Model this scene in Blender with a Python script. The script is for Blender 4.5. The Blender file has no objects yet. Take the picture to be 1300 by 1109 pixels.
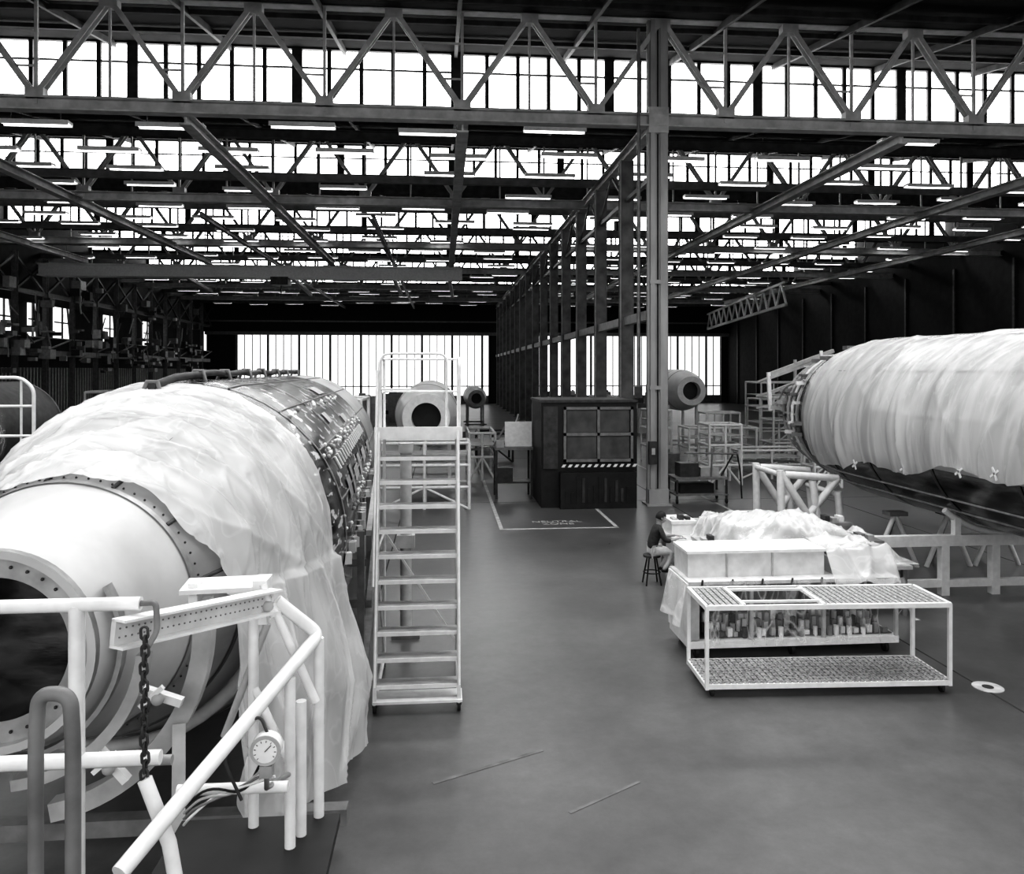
import bpy, bmesh, math, random
from mathutils import Vector, Matrix, noise
random.seed(7)
scene = bpy.context.scene
scene.view_settings.view_transform = 'Standard'
for lk in ('High Contrast','Medium High Contrast'):
    try:
        scene.view_settings.look = lk; break
    except Exception: pass
scene.view_settings.exposure = 0.3

# ------------------------------------------------------------ materials
def M(name, v, rough=0.6, metal=0.0, var=0.0, scale=4.0, bump=0.0, stretch=(1,1,1), v2=None, contrast=None, spec=0.5):
    m = bpy.data.materials.new(name); m.use_nodes = True
    nt = m.node_tree; b = nt.nodes['Principled BSDF']
    b.inputs['Roughness'].default_value = rough
    b.inputs['Metallic'].default_value = metal
    b.inputs['Specular IOR Level'].default_value = spec
    b.inputs['Base Color'].default_value = (v, v, v, 1)
    if var or v2 is not None or bump:
        tc = nt.nodes.new('ShaderNodeTexCoord'); mp = nt.nodes.new('ShaderNodeMapping')
        mp.inputs['Scale'].default_value = stretch
        nz = nt.nodes.new('ShaderNodeTexNoise'); nz.inputs['Scale'].default_value = scale
        nz.inputs['Detail'].default_value = 6
        nt.links.new(tc.outputs['Object'], mp.inputs['Vector'])
        nt.links.new(mp.outputs['Vector'], nz.inputs['Vector'])
        if var or v2 is not None:
            cr = nt.nodes.new('ShaderNodeValToRGB')
            lo, hi = contrast or (0.3, 0.7)
            a = max(0, v - var); c = v + var if v2 is None else v2
            cr.color_ramp.elements[0].position = lo; cr.color_ramp.elements[0].color = (a, a, a, 1)
            cr.color_ramp.elements[1].position = hi; cr.color_ramp.elements[1].color = (c, c, c, 1)
            nt.links.new(nz.outputs['Fac'], cr.inputs['Fac'])
            nt.links.new(cr.outputs['Color'], b.inputs['Base Color'])
        if bump:
            bp = nt.nodes.new('ShaderNodeBump'); bp.inputs['Strength'].default_value = bump
            bp.inputs['Distance'].default_value = 0.05
            nt.links.new(nz.outputs['Fac'], bp.inputs['Height'])
            nt.links.new(bp.outputs['Normal'], b.inputs['Normal'])
    return m

def EM(name, strength, v=1.0, sample=True):
    m = bpy.data.materials.new(name); m.use_nodes = True
    nt = m.node_tree; b = nt.nodes['Principled BSDF']
    b.inputs['Base Color'].default_value = (v*.8, v*.8, v*.8, 1)
    b.inputs['Emission Color'].default_value = (v, v, v, 1)
    b.inputs['Emission Strength'].default_value = strength
    if not sample: m.cycles.emission_sampling = 'NONE'
    return m

def FILM(name, base=0.85, lo=0.35, hi=0.9, scale=6, stretch=(1,1,1), rough=0.3, transl=0.4, bump=.3, wid=.07, fine=3.2, fw=.3):
    # milky polythene: broad cloudiness + faint crease lines
    m = bpy.data.materials.new(name); m.use_nodes = True
    nt = m.node_tree; b = nt.nodes['Principled BSDF']; out = nt.nodes['Material Output']
    L = nt.links.new
    b.inputs['Base Color'].default_value = (base, base, base, 1)
    b.inputs['Roughness'].default_value = rough
    tc = nt.nodes.new('ShaderNodeTexCoord'); mp = nt.nodes.new('ShaderNodeMapping')
    mp.inputs['Scale'].default_value = stretch; L(tc.outputs['Object'], mp.inputs['Vector'])
    def crs(sc, w, dist):
        nz = nt.nodes.new('ShaderNodeTexNoise'); nz.inputs['Scale'].default_value = sc
        nz.inputs['Detail'].default_value = 2; nz.inputs['Distortion'].default_value = dist
        L(mp.outputs['Vector'], nz.inputs['Vector'])
        sb = nt.nodes.new('ShaderNodeMath'); sb.operation='SUBTRACT'; sb.inputs[1].default_value=.5
        ab = nt.nodes.new('ShaderNodeMath'); ab.operation='ABSOLUTE'
        L(nz.outputs['Fac'], sb.inputs[0]); L(sb.outputs[0], ab.inputs[0])
        mr = nt.nodes.new('ShaderNodeMapRange')
        mr.inputs['From Min'].default_value = 0; mr.inputs['From Max'].default_value = w
        mr.inputs['To Min'].default_value = 1; mr.inputs['To Max'].default_value = 0
        L(ab.outputs[0], mr.inputs['Value']); return mr.outputs['Result']
    a = crs(scale, wid, .3); c = crs(scale*fine, wid*.25, .5)
    h = nt.nodes.new('ShaderNodeMath'); h.operation='MULTIPLY'; h.inputs[1].default_value=fw; L(c, h.inputs[0])
    ad = nt.nodes.new('ShaderNodeMath'); ad.operation='ADD'; ad.use_clamp=True
    L(a, ad.inputs[0]); L(h.outputs[0], ad.inputs[1])
    mr = nt.nodes.new('ShaderNodeMapRange'); mr.inputs['To Min'].default_value = lo; mr.inputs['To Max'].default_value = hi
    L(ad.outputs[0], mr.inputs['Value'])
    bp = nt.nodes.new('ShaderNodeBump'); bp.inputs['Strength'].default_value = bump; bp.inputs['Distance'].default_value = 0.03
    L(ad.outputs[0], bp.inputs['Height']); L(bp.outputs['Normal'], b.inputs['Normal'])
    tl = nt.nodes.new('ShaderNodeBsdfTranslucent'); tl.inputs['Color'].default_value = (base, base, base, 1)
    mx0 = nt.nodes.new('ShaderNodeMixShader'); mx0.inputs['Fac'].default_value = transl
    L(b.outputs['BSDF'], mx0.inputs[1]); L(tl.outputs['BSDF'], mx0.inputs[2])
    tr = nt.nodes.new('ShaderNodeBsdfTransparent')
    mx = nt.nodes.new('ShaderNodeMixShader')
    L(mr.outputs['Result'], mx.inputs['Fac'])
    L(tr.outputs['BSDF'], mx.inputs[1]); L(mx0.outputs['Shader'], mx.inputs[2])
    L(mx.outputs['Shader'], out.inputs['Surface'])
    return m

white = M('white_paint', 0.74, 0.45, var=0.06, scale=9)
cream = M('cream_paint', 0.60, 0.5, var=0.08, scale=6)
lgrey = M('light_grey_paint', 0.40, 0.55, var=0.08, scale=5)
mgrey = M('mid_grey_paint', 0.18, 0.5, var=0.05, scale=5)
dgrey = M('dark_grey_paint', 0.045, 0.5, var=0.02, scale=5)
black = M('black_paint', 0.012, 0.5, var=0.006)
steelw = M('truss_steel', 0.46, 0.6, var=0.1, scale=3)
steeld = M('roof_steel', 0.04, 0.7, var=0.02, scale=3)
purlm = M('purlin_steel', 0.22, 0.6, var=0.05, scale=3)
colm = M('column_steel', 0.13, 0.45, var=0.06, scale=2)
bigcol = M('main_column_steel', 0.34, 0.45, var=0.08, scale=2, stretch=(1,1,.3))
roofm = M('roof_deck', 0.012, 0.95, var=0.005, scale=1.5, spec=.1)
rubber = M('rubber', 0.02, 0.7)
alu = M('bare_aluminium', 0.5, 0.32, 0.6, var=0.15, scale=2.5, bump=0.1, stretch=(1,3,1))
primer = M('primer_skin', 0.50, 0.38, 0.0, var=0.08, scale=1.5)
wrapped = M('wrapped_skin', 0.30, 0.32, 0.3, var=0.09, scale=1.0, stretch=(1,.5,2))
darkskin = M('dark_skin', 0.012, 0.18, 0.2, v2=0.6, scale=3.2, contrast=(0.57, 0.61), stretch=(1.0, 1.0, 3.5))  # pale blotches paint bright reflections into the dark skin colour
lowskin = M('polished_skin', 0.10, 0.2, 0.85, var=0.09, scale=2.0, bump=0.15, stretch=(1,.6,3))
steel = M('galvanised', 0.4, 0.35, 0.7, var=0.1, scale=6)
glassem = EM('skylight_glass', 5.0)
doorem = EM('door_panel_daylight', 0.85)
tube_em = EM('fluorescent_tube', 2.5, sample=False)
filmW = FILM('plastic_film_heavy', 0.86, 0.50, 0.70, 1.0, (1,1,.6), 0.25, 0.15, .12, .14)
filmR = FILM('plastic_film_drape', 0.86, 0.44, 0.66, .9, (1,1.6,.2), 0.22, 0.15, .10, .12)
filmT = FILM('plastic_film_table', 0.9, 0.50, 0.85, 1.8, (1,1,1), 0.22, 0.2, .3, .09)
filmC = FILM('plastic_film_clear', 0.9, 0.07, 0.42, 1.8, (1.6,1,.6), 0.12, 0.15, .5, .03, fw=.5)

# ------------------------------------------------------------ builder
class B:
    def __init__(s): s.v=[]; s.f=[]; s.m=[]; s.sm=[]; s.mats=[]
    def mi(s, mat):
        if mat not in s.mats: s.mats.append(mat)
        return s.mats.index(mat)
    def add(s, vs, fs, mat, smooth=False):
        o=len(s.v); s.v += [tuple(v) for v in vs]; k=s.mi(mat)
        for f in fs: s.f.append([o+i for i in f]); s.m.append(k); s.sm.append(smooth)
    def obox(s, c, ax, ay, az, mat):
        c=Vector(c); vs=[c+sx*ax+sy*ay+sz*az for sz in(-1,1) for sy in(-1,1) for sx in(-1,1)]
        s.add(vs,[(0,2,3,1),(4,5,7,6),(0,1,5,4),(2,6,7,3),(0,4,6,2),(1,3,7,5)],mat)
    def box(s, x0,x1,y0,y1,z0,z1, mat, rot=0):
        c=Vector(((x0+x1)/2,(y0+y1)/2,(z0+z1)/2)); ca,sa=math.cos(rot),math.sin(rot)
        s.obox(c, Vector((ca,sa,0))*(x1-x0)/2, Vector((-sa,ca,0))*(y1-y0)/2, Vector((0,0,(z1-z0)/2)), mat)
    def beam(s, p0,p1,w,h,mat):
        p0=Vector(p0);p1=Vector(p1);d=(p1-p0);L=d.length
        if L<1e-6:return
        d/=L; up=Vector((0,0,1)) if abs(d.z)<.95 else Vector((0,1,0))
        x=d.cross(up).normalized(); z=x.cross(d)
        s.obox((p0+p1)/2, x*w/2, d*L/2, z*h/2, mat)
    def ibeam(s,p0,p1,w,h,mat,t=.03):
        p0=Vector(p0);p1=Vector(p1);d=(p1-p0).normalized(); up=Vector((0,0,1)) if abs(d.z)<.95 else Vector((0,1,0))
        x=d.cross(up).normalized(); z=x.cross(d)
        s.beam(p0+z*(h/2-t/2),p1+z*(h/2-t/2),w,t,mat); s.beam(p0-z*(h/2-t/2),p1-z*(h/2-t/2),w,t,mat)
        s.beam(p0,p1,t,h-2*t,mat)
    def pipe(s, pts, r, mat, seg=10, cap=True, closed=False):
        pts=[Vector(p) for p in pts]; n=len(pts); vs=[]; prev=None
        for i,p in enumerate(pts):
            if closed: t=(pts[(i+1)%n]-pts[i-1])
            else: t=(pts[min(i+1,n-1)]-pts[max(i-1,0)])
            t.normalize()
            if prev is None:
                a=Vector((0,0,1)) if abs(t.z)<.9 else Vector((1,0,0)); x=t.cross(a).normalized()
            else: x=(prev-t*prev.dot(t)).normalized()
            prev=x; y=t.cross(x); rr=r[i] if isinstance(r,(list,tuple)) else r
            for k in range(seg):
                a=2*math.pi*k/seg; vs.append(p+(x*math.cos(a)+y*math.sin(a))*rr)
        fs=[]
        for i in range(n if closed else n-1):
            j=(i+1)%n
            for k in range(seg):
                k2=(k+1)%seg; fs.append((i*seg+k,i*seg+k2,j*seg+k2,j*seg+k))
        s.add(vs,fs,mat,True)
        if cap and not closed:
            s.add(vs[:seg],[tuple(range(seg))[::-1]],mat); s.add(vs[-seg:],[tuple(range(seg))],mat)
    def bend(s, pts, r, mat, rad=.08, seg=10, n=5):
        pts=[Vector(p) for p in pts]; out=[pts[0]]
        for i in range(1,len(pts)-1):
            a,b,c=pts[i-1],pts[i],pts[i+1]; k=min(rad,(b-a).length*.45,(c-b).length*.45)
            p=b+(a-b).normalized()*k; q=b+(c-b).normalized()*k
            for j in range(n+1):
                t=j/n; out.append(p*(1-t)**2+b*2*t*(1-t)+q*t*t)
        out.append(pts[-1]); s.pipe(out,r,mat,seg)
    def grid(s, fn, nu, nv, mat, smooth=True):
        vs=[fn(i/nu,j/nv) for i in range(nu+1) for j in range(nv+1)]
        fs=[(i*(nv+1)+j,(i+1)*(nv+1)+j,(i+1)*(nv+1)+j+1,i*(nv+1)+j+1) for i in range(nu) for j in range(nv)]
        s.add(vs,fs,mat,smooth)
    def sphere(s,c,r,mat,sx=1,sy=1,sz=1,n=12):
        c=Vector(c)
        s.grid(lambda u,v:c+Vector((r*sx*math.sin(math.pi*u)*math.cos(2*math.pi*v),r*sy*math.sin(math.pi*u)*math.sin(2*math.pi*v),r*sz*math.cos(math.pi*u))),n,n*2,mat)
    def wheel(s,c,r,w,mat=None):
        c=Vector(c); s.pipe([c-Vector((w/2,0,0)),c+Vector((w/2,0,0))],r,mat or rubber,16)
    def obj(s, name, parent=None, weld=False):
        me=bpy.data.meshes.new(name); me.from_pydata(s.v,[],s.f)
        for m in s.mats: me.materials.append(m)
        me.polygons.foreach_set('material_index',s.m); me.polygons.foreach_set('use_smooth',s.sm); me.update()
        o=bpy.data.objects.new(name,me); scene.collection.objects.link(o)
        if parent: o.parent=parent
        return o
def empty(name, loc=(0,0,0)):
    e=bpy.data.objects.new(name,None); e.location=loc; scene.collection.objects.link(e); return e
N3=lambda a,b,c: noise.noise(Vector((a,b,c)))
def crease(x,p=3,k=2.4): return max(0,1-abs(x)*k)**p

XL,XR,YE = -29.0,37.0,100.0
XC = 6.72
# ------------------------------------------------------------ floor
m = bpy.data.materials.new('concrete_floor'); m.use_nodes=True
nt=m.node_tree; b=nt.nodes['Principled BSDF']
tc=nt.nodes.new('ShaderNodeTexCoord')
n1=nt.nodes.new('ShaderNodeTexNoise'); n1.inputs['Scale'].default_value=0.35; n1.inputs['Detail'].default_value=10; n1.inputs['Roughness'].default_value=.65
n2=nt.nodes.new('ShaderNodeTexNoise'); n2.inputs['Scale'].default_value=4.0; n2.inputs['Detail'].default_value=12; n2.inputs['Roughness'].default_value=.8
cr=nt.nodes.new('ShaderNodeValToRGB'); cr.color_ramp.elements[0].position=.3; cr.color_ramp.elements[0].color=(.09,.09,.09,1); cr.color_ramp.elements[1].position=.68; cr.color_ramp.elements[1].color=(.17,.17,.17,1)
mxx=nt.nodes.new('ShaderNodeMix'); mxx.data_type='RGBA'; mxx.blend_type='MULTIPLY'; mxx.inputs[0].default_value=.5
cr2=nt.nodes.new('ShaderNodeValToRGB'); cr2.color_ramp.elements[0].position=.3; cr2.color_ramp.elements[0].color=(.5,.5,.5,1); cr2.color_ramp.elements[1].position=.65
nt.links.new(tc.outputs['Object'],n1.inputs['Vector']); nt.links.new(tc.outputs['Object'],n2.inputs['Vector'])
nt.links.new(n1.outputs['Fac'],cr.inputs['Fac']); nt.links.new(n2.outputs['Fac'],cr2.inputs['Fac'])
nt.links.new(cr.outputs['Color'],mxx.inputs[6]); nt.links.new(cr2.outputs['Color'],mxx.inputs[7]); nt.links.new(mxx.outputs[2],b.inputs['Base Color'])
mr=nt.nodes.new('ShaderNodeMapRange'); mr.inputs['To Min'].default_value=.2; mr.inputs['To Max'].default_value=.45
nt.links.new(n1.outputs['Fac'],mr.inputs['Value']); nt.links.new(mr.outputs['Result'],b.inputs['Roughness'])
floorm=m
g=B(); g.box(XL-.5,XR+.5,-14,YE+.5,-.2,0,floorm); g.obj('floor')

linem=M('floor_line_paint',.65,.6,v2=.4,scale=6)
faintm=M('worn_line_paint',.2,.6,v2=.1,scale=5)
jointm=M('floor_joint',.03,.8)
g=B()
for (x0,x1,y0,y1) in [(1.5,1.6,20.8,46),(1.5,4.7,20.72,20.82),(4.6,4.7,20.74,24.0),(8.6,8.68,19,40),(3.9,4.6,10.45,10.49)]:
    g.box(x0,x1,y0,y1,0,.004,linem)
g.beam((-.1,8.05,.003),(1.1,8.65,.003),.05,.003,faintm)
g.beam((1.2,7.4,.003),(2.0,7.9,.003),.04,.003,faintm)
g.obj('floor_marking')
g=B()
for x in (-1.2,7.1,12.5): g.box(x,x+.03,-10,YE-2,0,.002,jointm)
for y in (25,37.5,50,62): g.box(XL+1,XR-1,y,y+.025,0,.002,jointm)
g.obj('floor_joint')
def text(body,loc,size,mat,rot=(0,0,0),name='floor_lettering'):
    c=bpy.data.curves.new(name,'FONT'); c.body=body; c.size=size; c.align_x='CENTER'; c.extrude=.002
    o=bpy.data.objects.new(name,c); o.location=loc; o.rotation_euler=rot; c.materials.append(mat); scene.collection.objects.link(o); return o
text('NEUTRAL\nZONE',(3.15,21.6,.004),.32,linem)
g=B(); g.pipe([(7.2,9.85,.0),(7.2,9.85,.008)],.19,linem,24); g.pipe([(7.2,9.85,.008),(7.2,9.85,.012)],.07,dgrey,16); g.obj('floor_drain_cover')

# ------------------------------------------------------------ roof
DT=12.6; ZB,ZT=13.95,16.25
g=B(); teeth=[(-7.8,4.8)]  # unseen tooth over the camera, added to cut sky light on the foreground
y=17.4
while y<YE-1:
    y1=min(y+DT,YE); teeth.append((y,y1)); y=y1
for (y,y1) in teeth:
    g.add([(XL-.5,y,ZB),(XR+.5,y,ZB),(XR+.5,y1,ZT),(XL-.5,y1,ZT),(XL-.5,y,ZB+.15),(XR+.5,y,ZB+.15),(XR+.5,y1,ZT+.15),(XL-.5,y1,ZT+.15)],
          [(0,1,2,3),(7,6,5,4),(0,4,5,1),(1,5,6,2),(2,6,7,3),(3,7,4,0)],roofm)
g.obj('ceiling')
for i,(ya,yb) in enumerate(teeth[1:-1]):
    g=B(); g.box(XL,XR,yb+.02,yb+.06,ZB+.15,ZT,glassem)
    x=XL; q=0
    while x<XR:
        w=.15 if q%5 else .38
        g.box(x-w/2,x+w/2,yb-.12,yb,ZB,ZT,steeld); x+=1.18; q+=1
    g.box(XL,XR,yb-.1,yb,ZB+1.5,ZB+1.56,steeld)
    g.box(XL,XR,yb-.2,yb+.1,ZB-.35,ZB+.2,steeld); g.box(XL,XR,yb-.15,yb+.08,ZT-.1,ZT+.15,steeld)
    g.obj('window_%d'%(i+1))
g=B(); S=4.15
for (ya,yb) in teeth[1:]:
    x=XC+S/2-9*S
    while x<XR:
        if x>XL: g.beam((x,ya,ZB-.12),(x,yb,ZT-.12),.12,.22,steeld)
        x+=S
    for f in (.2,.4,.6,.8):
        yy=ya+(yb-ya)*f; g.beam((XL,yy,ZB+(ZT-ZB)*f-.14),(XR,yy,ZB+(ZT-ZB)*f-.14),.1,.16,steeld)
g.obj('roof_rafters')
g=B()
yy=28.3
while yy<YE-1:
    g.ibeam((XL,yy,12.5),(XR,yy,12.5),.25,.34,steeld if yy<33 else purlm)
    if yy>44: g.ibeam((XL,yy+3,13.1),(XR,yy+3,13.1),.2,.22,purlm)
    yy+=6.3
g.obj('roof_purlins')
def truss(y,full=True):
    g=B(); zb,zt=12.0,15.3
    g.ibeam((XL,y,zb),(XR,y,zb),.38,.40,steelw,.05)
    g.ibeam((XL,y,zt),(XR,y,zt),.34,.34,steelw,.04)
    for i in range(-9,9):
        xt=XC+.1+i*S; xb=xt+S/2
        if xt<XL or xb>XR: continue
        for dy in (-.11,.11):
            g.beam((xt,y+dy,zt-.15),(xb,y+dy,zb+.2),.05,.15,steelw)
            g.beam((xb,y+dy,zb+.2),(xt+S,y+dy,zt-.15),.05,.15,steelw)
        g.beam((xb,y,zb),(xb,y,zt),.09,.09,steelw); g.beam((xt,y,zb),(xt,y,zt),.07,.07,steelw)
        g.box(xb-.26,xb+.26,y-.15,y+.15,zb+.15,zb+.45,steelw)
        g.box(xt-.26,xt+.26,y-.15,y+.15,zt-.42,zt-.12,steelw)
        if full:
            for a in (.33,.66):
                g.beam((xt+(xb-xt)*a,y,zt-(zt-zb)*a),(xb,y,zb+(zt-zb)*(1-a)),.04,.06,steelw)
    return g.obj('roof_truss')
yy=24.2
while yy<YE-2:
    truss(yy,full=yy<30); yy+=DT
def lbeam(x,y0,y1,z=12.0,h=.34,w=.3,mat=steelw):
    g=B(); g.ibeam((x,y0,z),(x,y1,z),w,h,mat,.05); return g.obj('ceiling_beam')
for x in (.62,-7.7,-16.2,-24.5): lbeam(x,24.4,57,11.75,.36,.36)
for x in (14.9,23.2,31.5): lbeam(x,24.4,86,11.75,.36,.36)
for x in (-3.5,-11.9): lbeam(x,40,98,11.9,.25,.2,purlm)
lbeam(XC,24.4,98,12.05,.4,.35)
g=B(); g.box(-27.6,1.4,56.6,57.3,10.75,11.5,white); g.box(-27.6,1.4,56.4,57.5,11.45,11.55,white); g.box(-27.6,1.4,56.4,57.5,10.7,10.8,white)
g.box(-12,-10.8,56.3,57.6,10.2,10.75,dgrey); g.pipe([(-11.4,57,10.2),(-11.4,57,9.4)],.04,dgrey)
g.obj('overhead_crane_bridge')
g=B()
for (x,y) in ((-20,60),(-12,62),(-4,60),(0.5,63)):
    g.beam((x,y,11.8),(x+.4,y+9,10.9),.25,.25,lgrey)
g.obj('roof_brace')

g=B()
yy=26.2
while yy<YE-4:
    x=XL+2+random.uniform(0,2)
    while x<XR-3:
        if abs(x+1-XC)>1.2 and random.random()<.86:
            z=12.15+random.uniform(-.12,.25)
            L=2.1; w=.3
            g.box(x,x+L,yy-w/2,yy+w/2,z,z+.07,white)
            g.box(x,x+L,yy-w/2-.03,yy-w/2,z-.08,z+.07,white); g.box(x,x+L,yy+w/2,yy+w/2+.03,z-.08,z+.07,white)
            g.box(x+.05,x+L-.05,yy-.1,yy-.05,z-.06,z-.01,tube_em); g.box(x+.05,x+L-.05,yy+.05,yy+.1,z-.06,z-.01,tube_em)
            g.beam((x+.3,yy,z+.07),(x+.3,yy,z+.8),.02,.02,dgrey); g.beam((x+L-.3,yy,z+.07),(x+L-.3,yy,z+.8),.02,.02,dgrey)
        x+=4.15
    yy+=3.15 if yy<45 else 3.9
g.obj('fluorescent_light_fixtures')

# ------------------------------------------------------------ columns
def column(y,big=False):
    g=B()
    top=15.3 if big else 11.9
    if big:
        g.ibeam((XC-.2,y,0),(XC-.2,y,top),.3,.14,bigcol,.03); g.box(XC-.27,XC-.13,y-.16,y-.14,0,top,bigcol)
        g.ibeam((XC+.15,y,0),(XC+.15,y,top),.3,.20,bigcol,.03); g.box(XC+.04,XC+.26,y-.16,y-.14,0,top,bigcol)
        g.box(XC-.14,XC+.06,y-.02,y+.02,0,top,dgrey)
        g.box(XC-.42,XC+.36,y-.35,y+.35,0,.05,bigcol)
        g.box(XC-.33,XC+.3,y-.2,y+.2,.05,.5,bigcol)
        for z in (3.6,6.9): g.box(XC-.30,XC+.28,y-.17,y+.16,z,z+.12,bigcol)
        g.box(XC-.33,XC+.3,y-.18,y+.18,11.6,12.4,steelw)
    else:
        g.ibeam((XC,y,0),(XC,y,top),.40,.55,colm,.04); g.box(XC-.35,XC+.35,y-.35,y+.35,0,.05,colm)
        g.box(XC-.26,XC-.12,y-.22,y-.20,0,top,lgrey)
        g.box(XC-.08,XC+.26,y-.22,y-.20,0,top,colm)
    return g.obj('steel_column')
column(24.2,True)
yy=28.6
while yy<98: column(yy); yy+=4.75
g=B()
g.beam((XC,24.3,6.0),(XC,98,6.0),.25,.3,lgrey); g.beam((XC,24.3,10.4),(XC,98,10.4),.15,.15,colm)
yy=28.6
while yy<93:
    g.beam((XC,yy,10.4),(XC,yy+2.375,11.9),.07,.09,colm); g.beam((XC,yy+2.375,11.9),(XC,yy+4.75,10.4),.07,.09,colm); yy+=4.75
g.obj('column_bracing')
g=B(); g.pipe([(6.05,24.0,3.34),(6.05,24.0,14.8)],.05,mgrey); g.pipe([(6.3,24.9,3.4),(6.3,24.9,12)],.05,dgrey)
g.box(5.95,6.15,23.9,24.1,3.34,3.7,dgrey)
g.obj('conduit_pipe')
g=B(); g.box(6.35,6.6,23.83,23.98,1.3,2.0,dgrey); g.box(6.42,6.53,23.8,23.83,1.6,1.8,lgrey); g.obj('electrical_box')

# ------------------------------------------------------------ walls
walld=M('dark_wall_panel',.018,.85,var=.006,scale=2)
wallc=M('corrugated_wall',.10,.7,var=.03,scale=3)
g=B()
g.box(XL-.3,XL,-10,YE,0,4.4,wallc)
yy=20
while yy<YE: g.box(XL,XL+.06,yy,yy+.18,0,4.4,lgrey); yy+=.45
g.box(XL-.3,XL,-10,YE,9.0,16.4,walld); g.box(XL-.3,XL,-10,YE,4.4,6.6,walld)
g.box(XL-.36,XL-.3,-10,YE,6.5,9.1,walld)
g.obj('wall_left')
g=B()
for (a,c) in ((46,48.2),(54.2,56.4),(58.5,59.5),(62.2,64.6),(71,73.2),(80,81.8)):
    g.box(XL-.28,XL-.2,a,c,6.6,9.0,doorem)
    g.box(XL-.2,XL-.1,(a+c)/2-.06,(a+c)/2+.06,6.6,9.0,dgrey); g.box(XL-.2,XL-.1,a,c,7.8,7.9,dgrey)
    g.beam((XL-.1,c,6.6),(XL-.1,c-.5,9.0),.1,.15,dgrey)
g.obj('window_20')
g=B()
yy=38
while yy<96:
    g.ibeam((XL+1.2,yy,0),(XL+1.2,yy,12),.3,.3,mgrey)
    g.beam((XL+1.2,yy,9.5),(XL+1.2,yy+4,11.8),.15,.15,dgrey); g.beam((XL+1.2,yy+8,9.5),(XL+1.2,yy+4,11.8),.15,.15,dgrey)
    g.beam((XL+1.2,yy,5.6),(XL+1.2,yy+4,6.5),.1,.1,mgrey)
    yy+=4
g.beam((XL+1.2,30,9.5),(XL+1.2,97,9.5),.2,.3,dgrey); g.beam((XL+1.2,30,5.4),(XL+1.2,97,5.4),.25,.4,mgrey)
g.beam((XL+1.25,30,6.5),(XL+1.25,97,6.5),.06,.06,lgrey)
for _ in range(130):
    yy=random.uniform(42,92); z=random.uniform(4.0,7.2) if random.random()<.75 else random.uniform(8.5,10.5); g.box(XL+1.3,XL+1.6+random.uniform(0,.5),yy,yy+random.uniform(.15,.9),z,z+random.uniform(.1,.7),random.choice([mgrey,dgrey,lgrey,lgrey,dgrey,mgrey]))
for _ in range(50):
    yy=random.uniform(42,90); z=random.uniform(4.5,9); g.pipe([(XL+1.6,yy,z),(XL+1.6,yy+random.uniform(-1.5,1.5),z+random.uniform(.4,2))],.05,random.choice([mgrey,mgrey,lgrey]),6)
g.obj('mezzanine_frame')
g=B(); g.box(XR,XR+.3,-10,YE,0,16.4,walld)
yy=30
while yy<YE: g.beam((XR-.1,yy,0),(XR-.1,yy,11.5),.15,.2,dgrey); yy+=6
g.obj('wall_right')
g=B()
P=lambda t,z:(XR-10+6*t,60+36*t,z)
g.beam(P(0,9.4),P(1,9.4),.2,.25,lgrey); g.beam(P(0,11.2),P(1,11.2),.2,.2,lgrey)
for i in range(12):
    a=i/12; c=(i+.5)/12; e=(i+1)/12
    g.beam(P(a,9.4),P(c,11.2),.14,.16,white); g.beam(P(c,11.2),P(e,9.4),.14,.16,white)
g.obj('lattice_girder')
g=B(); g.box(XL,-25.4,YE,YE+.3,0,16.3,walld); g.box(-25.4,36.2,YE,YE+.3,8.6,16.3,walld); g.box(36.2,XR,YE,YE+.3,0,16.3,walld)
g.box(5.8,7.6,YE,YE+.3,0,8.6,walld)
g.box(XL,XR,YE-.8,YE-.1,8.6,9.0,mgrey); g.box(XL,XR,YE-.6,YE-.1,10.2,10.4,mgrey)
g.obj('wall_back')
for n,(a,c) in enumerate(((-25.4,5.8),(7.6,36.2))):
    g=B(); g.box(a,c,YE+.1,YE+.15,0,8.6,doorem)
    x=a; q=0
    while x<c:
        w=.10 if q%4 else .28
        g.box(x-w/2,x+w/2,YE-.02,YE+.1,0,8.6,mgrey); x+=.95; q+=1
    g.box(a,c,YE-.02,YE+.1,2.14,2.26,mgrey)
    g.box(a,c,YE-.1,YE+.1,0,1.0,mgrey)
    g.obj('door_%d'%(n+1))

# ------------------------------------------------------------ LEFT FUSELAGE
prof=[(0,.62,2.5),(.25,.72,2.48),(.95,.93,2.44),(1.6,1.16,2.40),(2.3,1.42,2.34),(3.0,1.64,2.28),(3.8,1.79,2.24),(4.8,1.86,2.22),(15.3,1.86,2.22)]
def lf(t):
    for a,b_ in zip(prof,prof[1:]):
        if t<=b_[0]:
            k=(t-a[0])/(b_[0]-a[0]); return a[1]+(b_[1]-a[1])*k, a[2]+(b_[2]-a[2])*k
    return prof[-1][1],prof[-1][2]
def lfs(t):
    s=[lf(min(max(t+o,0),15.3)) for o in (-.3,-.15,0,.15,.3)] if t>.4 else [lf(t)]
    return sum(a for a,_ in s)/len(s), sum(c for _,c in s)/len(s)
def lp(t,phi,dr=0):
    R,zc=lfs(t); R+=dr
    return Vector((-2.72-.055*t+R*math.cos(phi), 5.05+.998*t, zc+R*math.sin(phi)))
g=B(); TP=2*math.pi
def band(t0,t1,n,mat,dr=0,a0=0,a1=TP,nv=72): g.grid(lambda u,v:lp(t0+(t1-t0)*u,a0+(a1-a0)*v,dr),n,nv,mat)
band(0,.98,8,primer); band(.98,3.3,20,wrapped); band(3.3,8.6,16,darkskin); band(8.6,12.2,8,darkskin); band(12.2,15.3,8,alu)
band(.95,1.0,1,steel,.012)
for t in (1.6,2.1,2.7,3.3): band(t,t+.05,1,dgrey,.008)
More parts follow.
